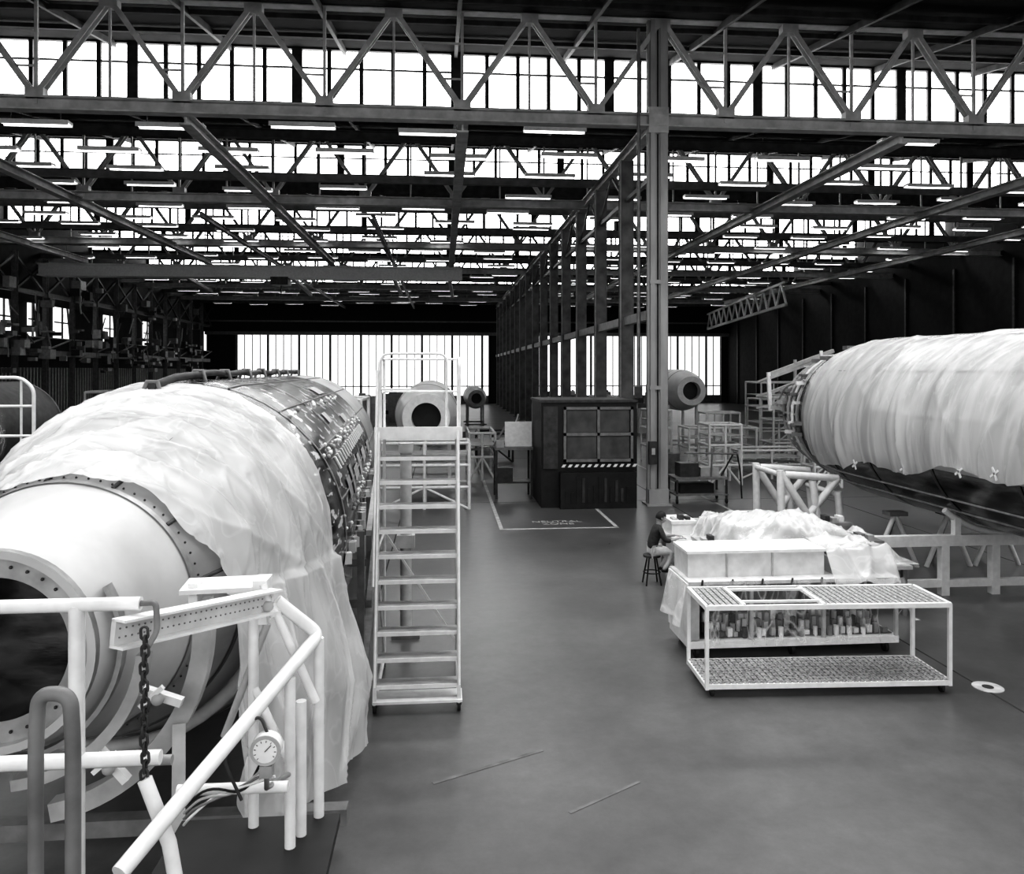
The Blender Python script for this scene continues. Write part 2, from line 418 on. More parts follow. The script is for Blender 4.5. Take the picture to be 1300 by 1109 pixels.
for a in (.2,.7,1.2,1.7,2.2,2.7): g.pipe([lp(1.0+j*.2,a,.004) for j in range(12)],.016,dgrey,6)
for (t0,t1,a0,a1) in ((1.7,2.0,.9,1.3),(2.2,2.6,1.5,1.9),(2.8,3.2,.8,1.15),(1.2,1.5,1.9,2.3)): band(t0,t1,2,dgrey,.01,a0,a1,4)
for t in (4.3,6.4,8.6,10.4,12.2,13.8,15.25): band(t,t+.06,1,steel if t>12 else mgrey,.012)
for k in range(44):
    a=-1.2+k*.09; p=lp(1.06,a,.004); g.sphere(p,.009,dgrey,n=4)
def ring(t,r0,r1,mat,dz=0):
    c=lp(t,0)-Vector((lfs(t)[0],0,0))
    g.grid(lambda u,v:c+Vector(((r0+(r1-r0)*u)*math.cos(TP*v),0,(r0+(r1-r0)*u)*math.sin(TP*v))),1,64,mat)
ring(0,.44,.62,steel)
c0=Vector((-2.72,5.05,2.5))
def cyl(r,y0,y1,mat): g.grid(lambda u,v:c0+Vector((r*math.cos(TP*v),y0+(y1-y0)*u,r*math.sin(TP*v))),2,64,mat)
cyl(.62,-.06,.0,steel); cyl(.57,-.06,0,steel)
g.grid(lambda u,v:c0+Vector(((.57+.05*u)*math.cos(TP*v),-.06,(.57+.05*u)*math.sin(TP*v))),1,64,primer)
cyl(.44,0,.55,lowskin); g.grid(lambda u,v:c0+Vector((.44*u*math.cos(TP*v),.55,.44*u*math.sin(TP*v))),4,64,lowskin)
for k in range(32):
    a=k*TP/32; g.sphere(c0+Vector((.51*math.cos(a),-.005,.51*math.sin(a))),.011,dgrey,n=4)
cE=lp(15.3,0)-Vector((1.86,0,0))
g.grid(lambda u,v:cE+Vector(((1.5+.36*u)*math.cos(TP*v),0,(1.5+.36*u)*math.sin(TP*v))),1,64,lgrey)
g.grid(lambda u,v:cE+Vector((1.5*u*math.cos(TP*v),-.3,1.5*u*math.sin(TP*v))),1,64,black)
for a in (.25,.6,.95,1.3,1.75): 
    g.pipe([lp(4.35+j*.5,a,.004) for j in range(22)],.012,mgrey,6)
for k in range(110):
    t=random.uniform(4.2,12); a=random.choice([.08,.12,.55,.58,.9])+random.uniform(-.03,.03)
    g.sphere(lp(t,a,.01),random.uniform(.015,.035),random.choice([white,lgrey,white]),n=5)
for k in range(26):
    t=4.4+k*.3; p=lp(t,-.12+random.uniform(-.05,.05),.02); g.box(p.x-.03,p.x+.05,p.y-.05,p.y+.05,p.z-.09,p.z+.04,random.choice([white,lgrey,cream]),rot=random.random())
for k in range(18):
    t=5+k*.35; p=lp(t,.5,.015); q=lp(t+.05,.5-.09,.015); g.pipe([p,q],.02,white,6)
for (t0,t1,a0,a1) in ((5.2,5.7,.18,.32),(6.0,6.3,.15,.36),(6.6,7.4,.2,.3),(7.8,8.3,.16,.34),(9,9.8,.2,.32),(10.8,11.6,.18,.3),(6.8,7.3,.7,.8),(9.2,10.2,.98,1.1),(8.8,9.6,.62,.7)):
    band(t0,t1,2,lgrey,.014,a0,a1,4)
g.obj('fuselage_section')
g=B(); pts=[]
for j in range(24):
    t=3.4+j*.5; p=lp(t,math.pi/2,.05); pts.append(p+Vector((0.02*math.sin(j),0,.03+.012*math.sin(j*1.7))))
pts[0]-=Vector((.06,0.1,.02)); g.pipe(pts,.045,dgrey,10)
for j in range(0,24,3):
    g.pipe([pts[j]-Vector((.1,0,.1)),pts[j]+Vector((-.04,0,.05)),pts[j]+Vector((.06,0,.05)),pts[j]+Vector((.1,0,-.1))],.025,mgrey,8)
g.obj('lifting_hose')

def sheetL(u,v):
    if v<.12: s=(v/.12); phi=math.pi; drop=(1-s)*1.2; side=-1
    elif v>.62: s=(v-.62)/.38; phi=0; drop=s*2.1; side=1
    else: phi=math.pi*(1-(v-.12)/.50); drop=0; side=0
    edge=3.45+.35*math.sin(phi)+.12*N3(phi*2.2,3,1)
    start=.98+.12*N3(phi*2.5,7,2)
    if phi<1.2: start+= (1.2-phi)*.3
    if side==1: edge+=.12*drop; start+=.1*math.sin(drop*4)-.25*min(drop,1.4)
    t=start+(edge-start)*u
    w=N3(t*1.2,phi*1.5+drop*1.0,0)*.025
    q=t*2.2+.7*N3(t*.6,phi*.9-drop*.6,5)+phi*.4
    rid=crease(N3(q*1.1,phi*.35-drop*.25,9),3,3)*.035
    q2=t*.7+phi*1.6; rid2=crease(N3(q2*1.1,t*.4,19),3,3.5)*.025
    q3=t*3.5-phi*2.5; rid2+=crease(N3(q3*1.2,t*.6+phi,33),3,5)*.018
    p=lp(t,phi,.03+max(w,-.02)+rid+rid2)
    if side:
        p.z-=drop
        fold=math.sin(t*7+drop*.8+1.2*N3(t*.8,drop*.7,2))*.055*min(1,drop*1.3)+math.sin(t*17+2*N3(t,drop,8))*.012*min(1,drop)
        p.x+=side*(.03+.22*min(drop,1.2)-.06*max(0,drop-1.0))+fold+rid
        p.y+=.08*math.sin(drop*2+t*2)
    return p
g=B(); g.grid(sheetL,150,240,filmW); sh=g.obj('plastic_sheet')

g=B()
for t in (1.9,5.4,8.2,11,14):
    y=5.05+t; xc=-2.72-.055*t; R,zc=lfs(t)
    for sx in (-1,1):
        g.beam((xc+sx*1.45,y,0),(xc+sx*1.45,y,zc-math.sqrt(max((R+.04)**2-1.45**2,.01)) if R>1.5 else 1.4),.12,.12,lgrey)
        if t>2: g.beam((xc+sx*1.95,y,0),(xc+sx*1.95,y,2.1),.09,.09,mgrey)
    g.beam((xc-2,y,.35),(xc+2,y,.35),.14,.14,mgrey)
    rr=.06 if t>4 else .09
    g.pipe([Vector((xc+(R+rr)*math.cos(a),y,zc+(R+rr)*math.sin(a))) for a in [math.pi*(1.12+.76*i/20) for i in range(21)]],.06,lgrey,8)
for sx in (-1,1):
    g.beam((-2.8+sx*1.95-.1,8.8,.2),(-3.5+sx*1.95,19.2,.2),.12,.16,mgrey)
    g.beam((-2.8+sx*1.95-.1,10.3,2.1),(-3.5+sx*1.95,19.2,2.1),.07,.07,lgrey)
    g.beam((-2.8+sx*1.95-.1,10.3,1.2),(-3.5+sx*1.95,19.2,1.2),.07,.07,mgrey)
g.obj('fuselage_cradle')

# ---------------- near white work-stand (pipes)
g=B(); W=white
g.pipe([(-3.3,3.86,3.1),(-1.42,3.86,3.1)],.033,W,12)
g.pipe([(-3.3,3.86,2.37),(-1.33,3.86,2.37)],.035,W,12)
g.pipe([(-3.3,4.02,2.28),(-1.33,4.02,2.28)],.025,lgrey,12)
for x in (-1.71,-2.9): g.pipe([(x,3.86,0),(x,3.86,3.1)],.036,W,12)
g.bend([(-1.42,3.86,3.1),(-1.33,3.80,3.12),(-1.31,3.76,3.0),(-1.33,3.7,2.95)],.014,mgrey,.03,8)
p0=Vector((-1.50,3.74,3.0)); p1=Vector((-.98,4.64,2.88)); d=(p1-p0).normalized()
g.beam(p0,p1,.03,.12,cream); xx=d.cross(Vector((0,0,1))).normalized(); zz=xx.cross(d)
g.beam(p0+zz*.06+xx*.03,p1+zz*.06+xx*.03,.09,.012,W); g.beam(p0-zz*.06+xx*.03,p1-zz*.06+xx*.03,.09,.012,W)
for i in range(30):
    c=p0+(p1-p0)*((i+.7)/30.5)
    for dz in (-.02,.02):
        g.pipe([c+xx*.014+zz*dz,c+xx*.018+zz*dz],.0045,mgrey,8)
g.box(-1.50,-1.02,4.62,4.9,2.93,2.955,W,rot=.1); g.box(-1.45,-1.40,4.65,4.75,2.8,2.98,W); g.box(-1.08,-1.0,4.6,4.75,2.75,3.0,W)
g.pipe([(-1.02,4.6,2.98),(-.96,4.58,2.8)],.02,W); g.sphere((-.99,4.58,2.86),.035,lgrey,n=6)
g.bend([(-.95,4.62,2.88),(-.72,4.68,2.66),(-1.175,3.62,2.275),(-1.31,3.33,2.155)],.037,W,.06,12)
g.pipe([(-.97,4.6,2.87),(-.726,4.6,2.3)],.026,W,12)
for (x,y,z) in ((-.83,4.39,2.52),(-1.076,4.61,2.82),(-.72,4.68,2.64),(-.79,4.5,2.35)): g.pipe([(x,y,0),(x,y,z)],.03,W,12)
g.pipe([(-1.33,3.66,2.37),(-1.21,3.62,2.1),(-1.15,3.6,1.8),(-1.15,3.6,0)],.032,W,12)
g.pipe([(-1.34,4.13,2.07),(-.785,4.1,2.08)],.028,W,12)
g.pipe([(-1.076,4.61,2.4),(-.83,4.39,2.05)],.022,W,10); g.pipe([(-1.25,4.65,2.1),(-1.0,4.62,2.75)],.022,lgrey,10)
g.box(-1.5,-.6,3.5,4.7,1.55,1.6,black)
for k in range(4): g.bend([(-.9+.02*k,4.05,2.25-.03*k),(-1.0-.05*k,4.1,2.05),(-1.15-.03*k,4.0,2.15-.05*k),(-1.3,4.1,2.0-.03*k)],.007,[black,lgrey,mgrey,white][k],.1,6)
def arc(t,R,a0,a1,w,dp,mat,n=24):
    c=lp(t,0)-Vector((lfs(t)[0],0,0))
    def f(u,v):
        a=math.radians(a0+(a1-a0)*u); k=v*4
        rr,yy=[(R,-dp),(R+w,-dp),(R+w,dp),(R,dp),(R,-dp)][int(round(k))]
        return c+Vector((rr*math.cos(a),yy,rr*math.sin(a)))
    g.grid(f,n,4,mat,False)
arc(.35,1.10,10,-80,.12,.06,lgrey); arc(.1,.82,-5,-85,.07,.05,lgrey); arc(.12,.70,-170,30,.03,.04,steel)
for a in (-20,-50):
    r=math.radians(a); c=Vector((-2.73,5.2,2.47)); u=Vector((math.cos(r),0,math.sin(r))); g.beam(c+u*.84,c+u*1.14,.06,.05,W); g.sphere(c+u*1.0-Vector((0,.06,0)),.04,lgrey,n=6)
    g.beam(c+u*.95+Vector((-.06,-.06,-.06)),c+u*.95+Vector((.08,-.06,.06)),.03,.03,W)
g.beam((-1.71,5.3,1.9),(-1.5,4.6,0),.08,.08,lgrey)
g.obj('work_stand')
g=B(); c=Vector((-.874,3.99,2.32))
g.pipe([c,c+Vector((0,.06,0))],.075,W,24); g.pipe([c-Vector((0,.008,0)),c],.075,lgrey,24); g.pipe([c-Vector((0,.012,0)),c-Vector((0,.008,0))],.058,W,24)
for k in range(10):
    a=math.radians(225-30*k*.95); u=Vector((math.cos(a),0,math.sin(a))); g.beam(c-Vector((0,.014,0))+u*.045,c-Vector((0,.014,0))+u*.054,.004,.003,mgrey)
g.beam(c-Vector((0,.015,0)),c+Vector((.03,-.015,.03)),.005,.003,black)
g.pipe([c+Vector((0,.03,-.075)),c+Vector((0,.03,-.2)),(-.83,4.39,2.0)],.014,steel); g.box(c.x-.03,c.x+.03,c.y,c.y+.05,c.z-.14,c.z-.08,steel)
g.bend([c+Vector((0,.04,.07)),c+Vector((-.05,.1,.14)),c+Vector((-.22,.0,0)),c+Vector((-.12,.02,-.25))],.008,dgrey,.1)
g.obj('pressure_gauge')
g=B(); z=3.02; i=0
while z>2.32:
    pts=[]
    for k in range(12):
        a=TP*k/12; lx=.016*math.cos(a); lz=.017*math.sin(a)+(.012 if math.sin(a)>0 else -.012)
        off=Vector((lx,0,lz)) if i%2==0 else Vector((0,lx,lz)); pts.append(Vector((-1.335+.004*math.sin(i),3.67,z))+off)
    g.pipe(pts,.0065,dgrey,6,closed=True); z-=.040; i+=1
g.obj('hanging_chain')
g=B(); g.bend([(-1.545,3.15,0),(-1.545,3.15,2.78),(-1.535,3.15,2.97),(-1.41,3.13,2.97),(-1.40,3.13,2.78),(-1.40,3.13,0)],.028,mgrey,.09,14,8)
z=.3
while z<2.0: g.pipe([(-1.545,3.15,z),(-1.40,3.13,z)],.014,mgrey); z+=.3
g.obj('access_ladder')

# ------------------------------------------------------------ ROLLING STAIRS
g=B(); x0,x1=-.83,.20; yb,yt=9.72,10.45; zp=3.36
def sy(z): return yb+(yt-yb)*z/zp
for x in (x0,x1):
    g.beam((x,sy(.12),.12),(x,sy(zp),zp),.045,.12,cream)
    g.pipe([(x,sy(.3)-.12,.35),(x,sy(zp)-.12,zp+.05)],.018,W,8)
    g.pipe([(x,11.35,.12),(x,11.35,zp)],.025,cream)
    g.pipe([(x,yb-.02,.14),(x,11.35,.14)],.028,cream); g.pipe([(x,11.35,.2),(x,10.1,1.8)],.018,cream); g.pipe([(x,11.35,1.9),(x,10.15,1.9)],.018,cream)
    for y in (yb+.05,11.3):
        g.wheel((x,y,.075),.075,.04); g.box(x-.03,x+.03,y-.02,y+.02,.07,.14,dgrey)
n=10
for i in range(n):
    z=.32+i*(zp-.32)/n; y=sy(z)
    g.box(x0+.02,x1-.02,y-.03,y+.20,z-.015,z+.015,lgrey); g.box(x0+.02,x1-.02,y-.045,y-.03,z-.03,z+.018,W)
g.box(x0-.02,x1+.04,yb-.06,yb+.3,.14,.17,W)
g.pipe([(x0,11.35,.14),(x1,11.35,.14)],.025,cream)
g.box(x0-.05,x1+.05,yt-.05,11.4,zp-.02,zp+.03,W); g.box(x0-.06,x1+.06,yt-.07,yt-.04,zp-.06,zp+.1,W)
g.beam((x0,11.35,1.9),(x1,11.35,.3),.03,.03,cream)
for x in (x0,x1+.02):
    g.bend([(x,yt,zp),(x,yt,4.36),(x,11.35,4.36),(x,11.35,zp)],.02,W,.15)
    g.pipe([(x,yt,3.9),(x,11.35,3.9)],.014,W)
g.bend([(x0+.02,yt+.02,zp),(x0+.02,yt,4.42),(x1-.15,yt,4.42),(x1-.15,yt,zp)],.017,W,.12)
g.pipe([(x0,11.35,4.36),(x1,11.35,4.36)],.017,W); g.pipe([(x0,11.35,3.9),(x1,11.35,3.9)],.014,W)
g.pipe([(x0+.02,yt,3.95),(x0+.42,yt,3.95)],.014,W)
g.pipe([(x0-.02,sy(1.3)-.25,1.55),(x0-.02,yt-.05,4.2)],.016,W)
g.obj('rolling_stairs')
g=B(); g.pipe([(-.58,12.6,0),(-.58,12.6,2.9)],.09,lgrey,12); g.box(-.8,-.36,12.4,12.8,0,.06,mgrey); g.box(-.72,-.44,12.5,12.7,1.4,1.6,lgrey)
g.pipe([(-.58,12.6,2.9),(-.58,12.6,3.05)],.12,lgrey,12)
g.obj('jack_post')

# ------------------------------------------------------------ RIGHT FUSELAGE
g=B(); C=Vector((10.6,0,3.07))
def rp(y,phi,dr=0):
    R=1.85
    if y>17.5: R=1.85-.09*(y-17.5)**1.4
    return Vector((C.x+(R+dr)*math.cos(phi),y,C.z+(R+dr)*math.sin(phi)))
def rband(y0,y1,n,mat,dr=0,a0=0,a1=TP,nv=72): g.grid(lambda u,v:rp(y0+(y1-y0)*u,a0+(a1-a0)*v,dr),n,nv,mat)
rband(5,19.2,30,lowskin)
rband(5,18.9,30,wrapped,.006,-.3,3.5)
rband(19.2,20.6,8,dgrey,-.22)
for y in (7,9.2,11.4,13.6,15.8,17.6,19.1): rband(y,y+.08,1,dgrey if y<19 else steel,.012)
for y in (19.35,19.75,20.15,20.6):
    g.pipe([rp(y,TP*k/48,-.02) for k in range(48)],.045,lgrey if y!=19.75 else white,8,closed=True)
    g.pipe([rp(y,TP*k/48,-.16) for k in range(48)],.02,mgrey,6,closed=True)
for k in range(36):
    a=TP*k/36; g.beam(rp(19.15,a,-.03),rp(20.65,a,-.03),.035,.05,random.choice([lgrey,white,mgrey]))
for a in (1.9,2.5,3.0): g.pipe([rp(6+j*.5,a,.01) for j in range(26)],.018,dgrey,6)
ce=Vector((C.x,20.6,C.z)); Rf=rp(20.6,0).x-C.x-.24
g.grid(lambda u,v:ce+Vector((Rf*u*math.cos(TP*v),0,Rf*u*math.sin(TP*v))),2,64,dgrey)
ce2=Vector((C.x,5,C.z)); g.grid(lambda u,v:ce2+Vector((1.85*u*math.cos(TP*v),0,1.85*u*math.sin(TP*v))),2,64,dgrey)
for k in range(28):
    y=random.uniform(19.0,20.8); a=random.uniform(1.5,3.6); p=rp(y,a,.06); s=random.uniform(.04,.11)
    g.box(p.x-s,p.x+s,p.y-s*1.5,p.y+s*1.5,p.z-s*.5,p.z+s*.5,random.choice([lgrey,mgrey,white]),rot=random.random()*3)
g.bend([rp(19.2,2.6,.05),rp(20.2,2.7,.2),rp(21.0,3.0,.1)],.03,lgrey,.3)
# angled end fitting standing proud of the frames
for dz in (0,.35,.75):
    g.beam((9.0-dz*.1,20.9,3.25+dz),(10.9,21.2,3.95+dz*.9),.12,.08,lgrey); g.beam((9.0-dz*.1,20.9,3.25+dz),(9.2,22.4,3.1+dz),.08,.06,white)
g.beam((8.95,20.9,3.1),(8.9,20.9,4.15),.09,.09,white); g.beam((9.7,21.0,3.4),(9.7,21.0,4.5),.07,.07,lgrey); g.beam((10.5,21.1,3.7),(10.5,21.1,4.75),.07,.07,white)
g.beam((8.95,20.9,4.1),(10.9,21.2,4.75),.1,.1,lgrey); g.beam((8.95,20.9,3.2),(10.2,20.65,3.0),.1,.1,lgrey)
for a in (3.85,4.05): g.pipe([rp(6+j*.5,a,.01) for j in range(26)],.02,steel,6)
g.obj('fuselage_section')
def sheetR(u,v):
    y=6.0+12.6*u
    e=math.radians(181+34*u)+.06*math.sin(y*2.3)+.05*N3(y*2,1,1)
    phi=-.1+(e+.1)*v
    side=max(0,min(1,(phi-1.9)/1.2))
    w=.03+.015*N3(y*.9,phi*.9,0)
    q=y*1.0+.5*math.sin(phi*1.3)+.4*N3(y*.5,phi,5)
    rid=crease(N3(q*1.1,phi*.25,9),3,2.6)*.055*(.2+side)
    rid+=crease(N3(q*3.1,phi*.5,49),3,3.5)*.022*(.2+side)
    rid+=crease(N3(q*.5+phi*.9,phi*.7,29),3,3.5)*.03
    p=rp(y,phi,max(w,.015)+rid)
    if phi>2.9: p.x-=(phi-2.9)*.12*(1+.6*math.sin(y*5))
    return p
g=B(); g.grid(sheetR,320,110,filmR)
for y in (10.6,11.7,12.6,14.3,16.2):
    e=math.radians(181+34*(y-6)/12.6)-.03
    p=rp(y,e,.12)
    g.beam(p+Vector((-.03,-.09,.06)),p+Vector((-.03,.09,-.06)),.02,.035,W); g.beam(p+Vector((-.03,-.05,-.1)),p+Vector((-.03,.05,.1)),.02,.035,W)
g.obj('plastic_sheet')
g=B()
for y in (14.0,11.2,8.4):
    xa=7.1 if y>13 else 9.3
    g.beam((xa,y,1.02),(13.8,y,1.02),.14,.2,W); g.beam((max(xa,8.0),y,.22),(13.8,y,.22),.1,.14,W)
    for x in (9.35,10.35,12.8): g.beam((x,y,0),(x,y,1.0),.15,.15,W)
    g.pipe([Vector((C.x+1.93*math.cos(a),y,C.z+1.93*math.sin(a))) for a in [math.pi*(1.28+.44*i/14) for i in range(15)]],.06,W,8)
    g.beam((9.6,y,1.1),(9.6,y,1.45),.12,.12,W); g.beam((11.6,y,1.1),(11.6,y,1.45),.12,.12,W)
g.beam((13.7,8.4,.95),(13.7,14,.95),.12,.16,W)
g.beam((8.05,14,0),(8.05,14,.95),.12,.12,W); g.beam((13.7,8.4,0),(13.7,8.4,.95),.12,.12,W); g.beam((13.7,14,0),(13.7,14,.95),.12,.12,W)
g.obj('fuselage_cradle')
g=B()
for y in (17.2,18.6):
    for a,c in (((7.65,0),(7.6,1.95)),((7.6,1.9),(8.25,.9)),((8.25,.9),(8.95,1.75)),((7.7,1.85),(8.95,1.75)),((8.6,0),(8.35,1.7)),((7.65,.25),(9.1,.25)),((9.1,0),(8.95,1.45)),((8.2,0),(8.25,.9))):
        g.pipe([(a[0],y,a[1]),(c[0],y,c[1])],.085,W,10)
for x,z in ((7.6,1.85),(8.9,1.4),(7.65,.25),(9.1,.25)): g.pipe([(x,17.2,z),(x,18.6,z)],.06,W,10)
g.obj('trestle')
g=B()
for x in (9.6,10.8,11.9):
    g.pipe([(x-.5,16,0),(x,16,1.15)],.05,W,8); g.pipe([(x+.5,16,0),(x,16,1.15)],.05,W,8); g.pipe([(x,16.6,0),(x,16,1.15)],.05,mgrey,8); g.box(x-.2,x+.2,15.85,16.15,1.12,1.2,mgrey)
g.obj('trestle')

# ------------------------------------------------------------ open frame cart
def P_(x,y):
    a=-.045; return (3.38+x*math.cos(a)-y*math.sin(a), 9.86+x*math.sin(a)+y*math.cos(a))
g=B(); Lc,Dc=3.2,.88
def L3(x,y,z): q=P_(x,y); return Vector((q[0],q[1],z))
for x in (0.0,Lc):
    for y in (0,Dc): g.beam(L3(x,y,.1),L3(x,y,1.17),.045,.045,W); 
for z in (1.15,.14):
    g.beam(L3(0,0,z),L3(Lc,0,z),.05,.06,W); g.beam(L3(0,Dc,z),L3(Lc,Dc,z),.05,.06,W)
    g.beam(L3(0,0,z),L3(0,Dc,z),.05,.06,W); g.beam(L3(Lc,0,z),L3(Lc,Dc,z),.05,.06,W)
mesh_m=M('expanded_mesh',.22,.6,v2=.42,scale=30,contrast=(.45,.55))
for k in range(40):
    x=.04+k*.08; g.beam(L3(x,.0,.17),L3(x,Dc,.17),.06,.012,mesh_m)
for k in range(9): g.beam(L3(0,.05+k*.1,.175),L3(Lc,.05+k*.1,.175),.03,.01,mesh_m)
for k in range(1,40):
    x=k*.08
    if not (.55<x<1.5): g.beam(L3(x,0,1.165),L3(x,Dc,1.165),.06,.012,mesh_m)
g.beam(L3(.5,0,1.165),L3(.5,Dc,1.165),.05,.03,W); g.beam(L3(1.55,0,1.165),L3(1.55,Dc,1.165),.05,.03,W)
for y in (.15,.7): g.beam(L3(.5,y,1.18),L3(1.55,y,1.18),.04,.03,W)
for x in (.08,Lc-.08):
    for y in (.05,Dc-.05): p=L3(x,y,.05); g.wheel(p,.05,.035); g.box(p.x-.03,p.x+.03,p.y-.03,p.y+.03,.06,.12,dgrey)
g.obj('steel_frame_cart')

# ------------------------------------------------------------ wrapped parts shelf
g=B(); X0,X1,Y0,Y1=3.55,6.75,11.15,12.1
g.box(X0,X1,Y0,Y1,.16,.26,W)
for x in (X0+.15,X1-.15,(X0+X1)/2):
    for y in (Y0+.12,Y1-.12): g.wheel((x,y,.08),.08,.05); g.box(x-.04,x+.04,y-.03,y+.03,.08,.16,dgrey)
for x in (X0+.03,4.5,5.6,X1-.03):
    for y in (Y0+.03,Y1-.03): g.box(x-.025,x+.025,y-.025,y+.025,.26,1.1,lgrey)
g.box(X0,X1,Y0,Y1,1.08,1.13,cream)
g.box(X0-.02,X0,Y0,Y1,.26,1.1,W); g.box(X0+.05,X1-.05,Y1-.06,Y1-.04,.26,1.08,mgrey)
g.box(X0,3.72,Y0+.02,Y0+.04,.28,1.08,lgrey)
g.box(X0+.05,X1-.05,Y0+.1,Y1-.1,.27,.28,dgrey)
for k in range(26):
    for j in range(3):
        x=3.85+k*.108+random.uniform(-.02,.02); y=Y0+.12+j*.24; w=random.uniform(.06,.09); h=random.uniform(.08,.16)+.05*j
        mt=random.choice([white,white,cream,lgrey,mgrey,dgrey])
        if random.random()<.6: g.box(x,x+w,y,y+w,.26,.26+h,mt,rot=random.random()*.3)
        else: g.pipe([(x+w/2,y,.26),(x+w/2,y,.26+h)],w*.5,mt,12)
for k in range(5):
    x=4.0+k*.5; g.beam((x,Y1-.15,.3),(x+.25,Y1-.12,1.0),.1,.03,random.choice([lgrey,mgrey]))
g.box(3.62,5.72,11.4,12.08,1.13,1.50,cream); g.box(3.60,5.74,11.38,12.1,1.48,1.52,white)
for x in (4.2,4.9): g.box(x,x+.02,11.37,11.4,1.13,1.48,lgrey)
g.box(5.85,6.7,11.4,12.05,1.13,1.36,lgrey); g.box(5.9,6.3,11.5,12.0,1.36,1.46,mgrey); g.pipe([(6.5,11.6,1.36),(6.5,11.6,1.52)],.07,mgrey); g.pipe([(6.0,11.5,1.46),(6.6,11.9,1.5)],.05,white)
for k in range(5): g.pipe([(3.75+k*.45,Y0+.02,1.0),(3.75+k*.45,Y0-.03,1.16)],.015,dgrey)
g.obj('parts_shelf')
def film(xa,xb,ya,yb2,fn,name='plastic_sheet',nu=70,nv=70,mat=filmC):
    g=B(); g.grid(lambda u,v:fn(xa+(xb-xa)*u,ya+(yb2-ya)*v,u,v),nu,nv,mat); return g.obj(name)
film(X0+.25,X1+.05,1.14,.24,lambda x,z,u,v:Vector((x+.05*N3(x,z,5),Y0-.05-.05*v*(1+math.sin(x*7+z*2))-.05*crease(N3(x*2.5+z,z*.6,0),2,3),z+.03*N3(x*3,1,2))))
film(X0-.14,X0-.04,1.1,.5,lambda x,z,u,v:Vector((X0-.05-.16*v*(.6+.4*math.sin(u*9)),Y0-.05+u*.9,z)),mat=filmT,nu=20,nv=20)
def ft(x,y,u,v):
    zz=1.50+.08*N3(x*2.5,y*2,0)+.08*crease(N3(x*2.5,y*1.5,2),2,3)
    e=max(0,(x-6.72)); zz-=e*1.35
    f=max(0,11.4-y); zz-=f*1.5
    return Vector((x if x<6.72 else 6.75+.45*(x-6.72),y,max(zz,.5)))
film(5.75,7.4,11.10,12.2,ft,mat=filmR)

# ------------------------------------------------------------ long bench behind
g=B(); g.box(4.55,8.0,12.8,16.4,.80,.86,cream)
for x in (4.65,7.9):
    for y in (12.9,14.6,16.3): g.box(x-.04,x+.04,y-.04,y+.04,0,.8,mgrey)
g.box(4.6,7.95,12.85,16.35,.3,.33,mgrey)
g.obj('work_bench')
g=B()
for (x,y,w,d_,h,mt) in [(4.62,15.6,.5,.7,.28,white),(5.2,15.5,.7,.7,.22,lgrey),(6.1,15.6,.6,.6,.36,cream),(4.6,13.0,.6,1.1,.2,white),(4.75,14.1,.45,.6,.16,lgrey),(5.35,14.2,.6,.9,.3,mgrey),(5.3,13.0,.7,.9,.34,lgrey),(6.2,13.1,.8,.8,.42,mgrey),(6.3,14.4,.7,.9,.32,lgrey),(7.1,13.2,.6,.8,.34,mgrey),(7.0,15.4,.7,.7,.24,white),(7.2,14.3,.5,.6,.45,mgrey)]:
    g.box(x,x+w,y,y+d_,.86,.86+h,mt); g.box(x-.015,x+w+.015,y-.015,y+d_+.015,.86+h-.05,.86+h+.01,mt)
    for j in range(3): g.box(x+.05+j*w*.28,x+.05+j*w*.28+w*.18,y+.1,y+.3,.87+h,.87+h+random.uniform(.03,.12),random.choice([white,mgrey,lgrey,dgrey]))
g.obj('storage_boxes')
def fm(x,y,u,v):
    zz=1.16+.46*math.exp(-((x-6.3)/.7)**2-((y-13.5)/.8)**2)+.26*math.exp(-((x-5.5)/.6)**2-((y-14.6)/.9)**2)+.12*N3(x*1.6,y*1.3,0)+.09*crease(N3(x*1.8+y,y*1.2,4),2,3)+.05*crease(N3(x*4,y*3,14),2,3)
    e=max(0,.12-v)/.12+max(0,u-.88)/.12+max(0,.08-u)/.08
    return Vector((x,y,max(zz-e*.4,.9)))
film(4.95,8.1,12.75,15.5,fm,mat=filmT)

# ------------------------------------------------------------ STOOL + WORKER
wx,wy=4.10,15.2
g=B(); g.pipe([(wx,wy,.54),(wx,wy,.58)],.17,dgrey,20)
for a in range(4):
    t=math.pi/4+a*math.pi/2; g.pipe([(wx+.1*math.cos(t),wy+.1*math.sin(t),.54),(wx+.21*math.cos(t),wy+.21*math.sin(t),0)],.016,black,8)
g.pipe([(wx+.165*math.cos(TP*k/20),wy+.165*math.sin(TP*k/20),.24) for k in range(20)],.012,black,6,closed=True)
g.obj('stool')
skinm=M('skin',.34,.6); shirt=M('dark_shirt',.04,.8,var=.015,scale=20); trous=M('light_trousers',.6,.85,var=.05,scale=12); hairm=M('hair',.012,.6); shoem=M('shoe',.02,.4)
worker=empty('seated_worker',(wx,wy,.58))
def skin(name,nodes,edges,mat,root=0,sub=2):
    me=bpy.data.meshes.new(name); me.from_pydata([Vector(n[0]) for n in nodes],edges,[]); me.materials.append(mat)
    o=bpy.data.objects.new(name,me); scene.collection.objects.link(o); o.parent=worker
    mod=o.modifiers.new('skin','SKIN'); 
    for i,n in enumerate(nodes):
        r=n[1]; me.skin_vertices[0].data[i].radius=(r,r) if not isinstance(r,tuple) else r
        me.skin_vertices[0].data[i].use_root=(i==root)
    mod.use_smooth_shade=True
    s=o.modifiers.new('sub','SUBSURF'); s.levels=sub; s.render_levels=sub
    return o
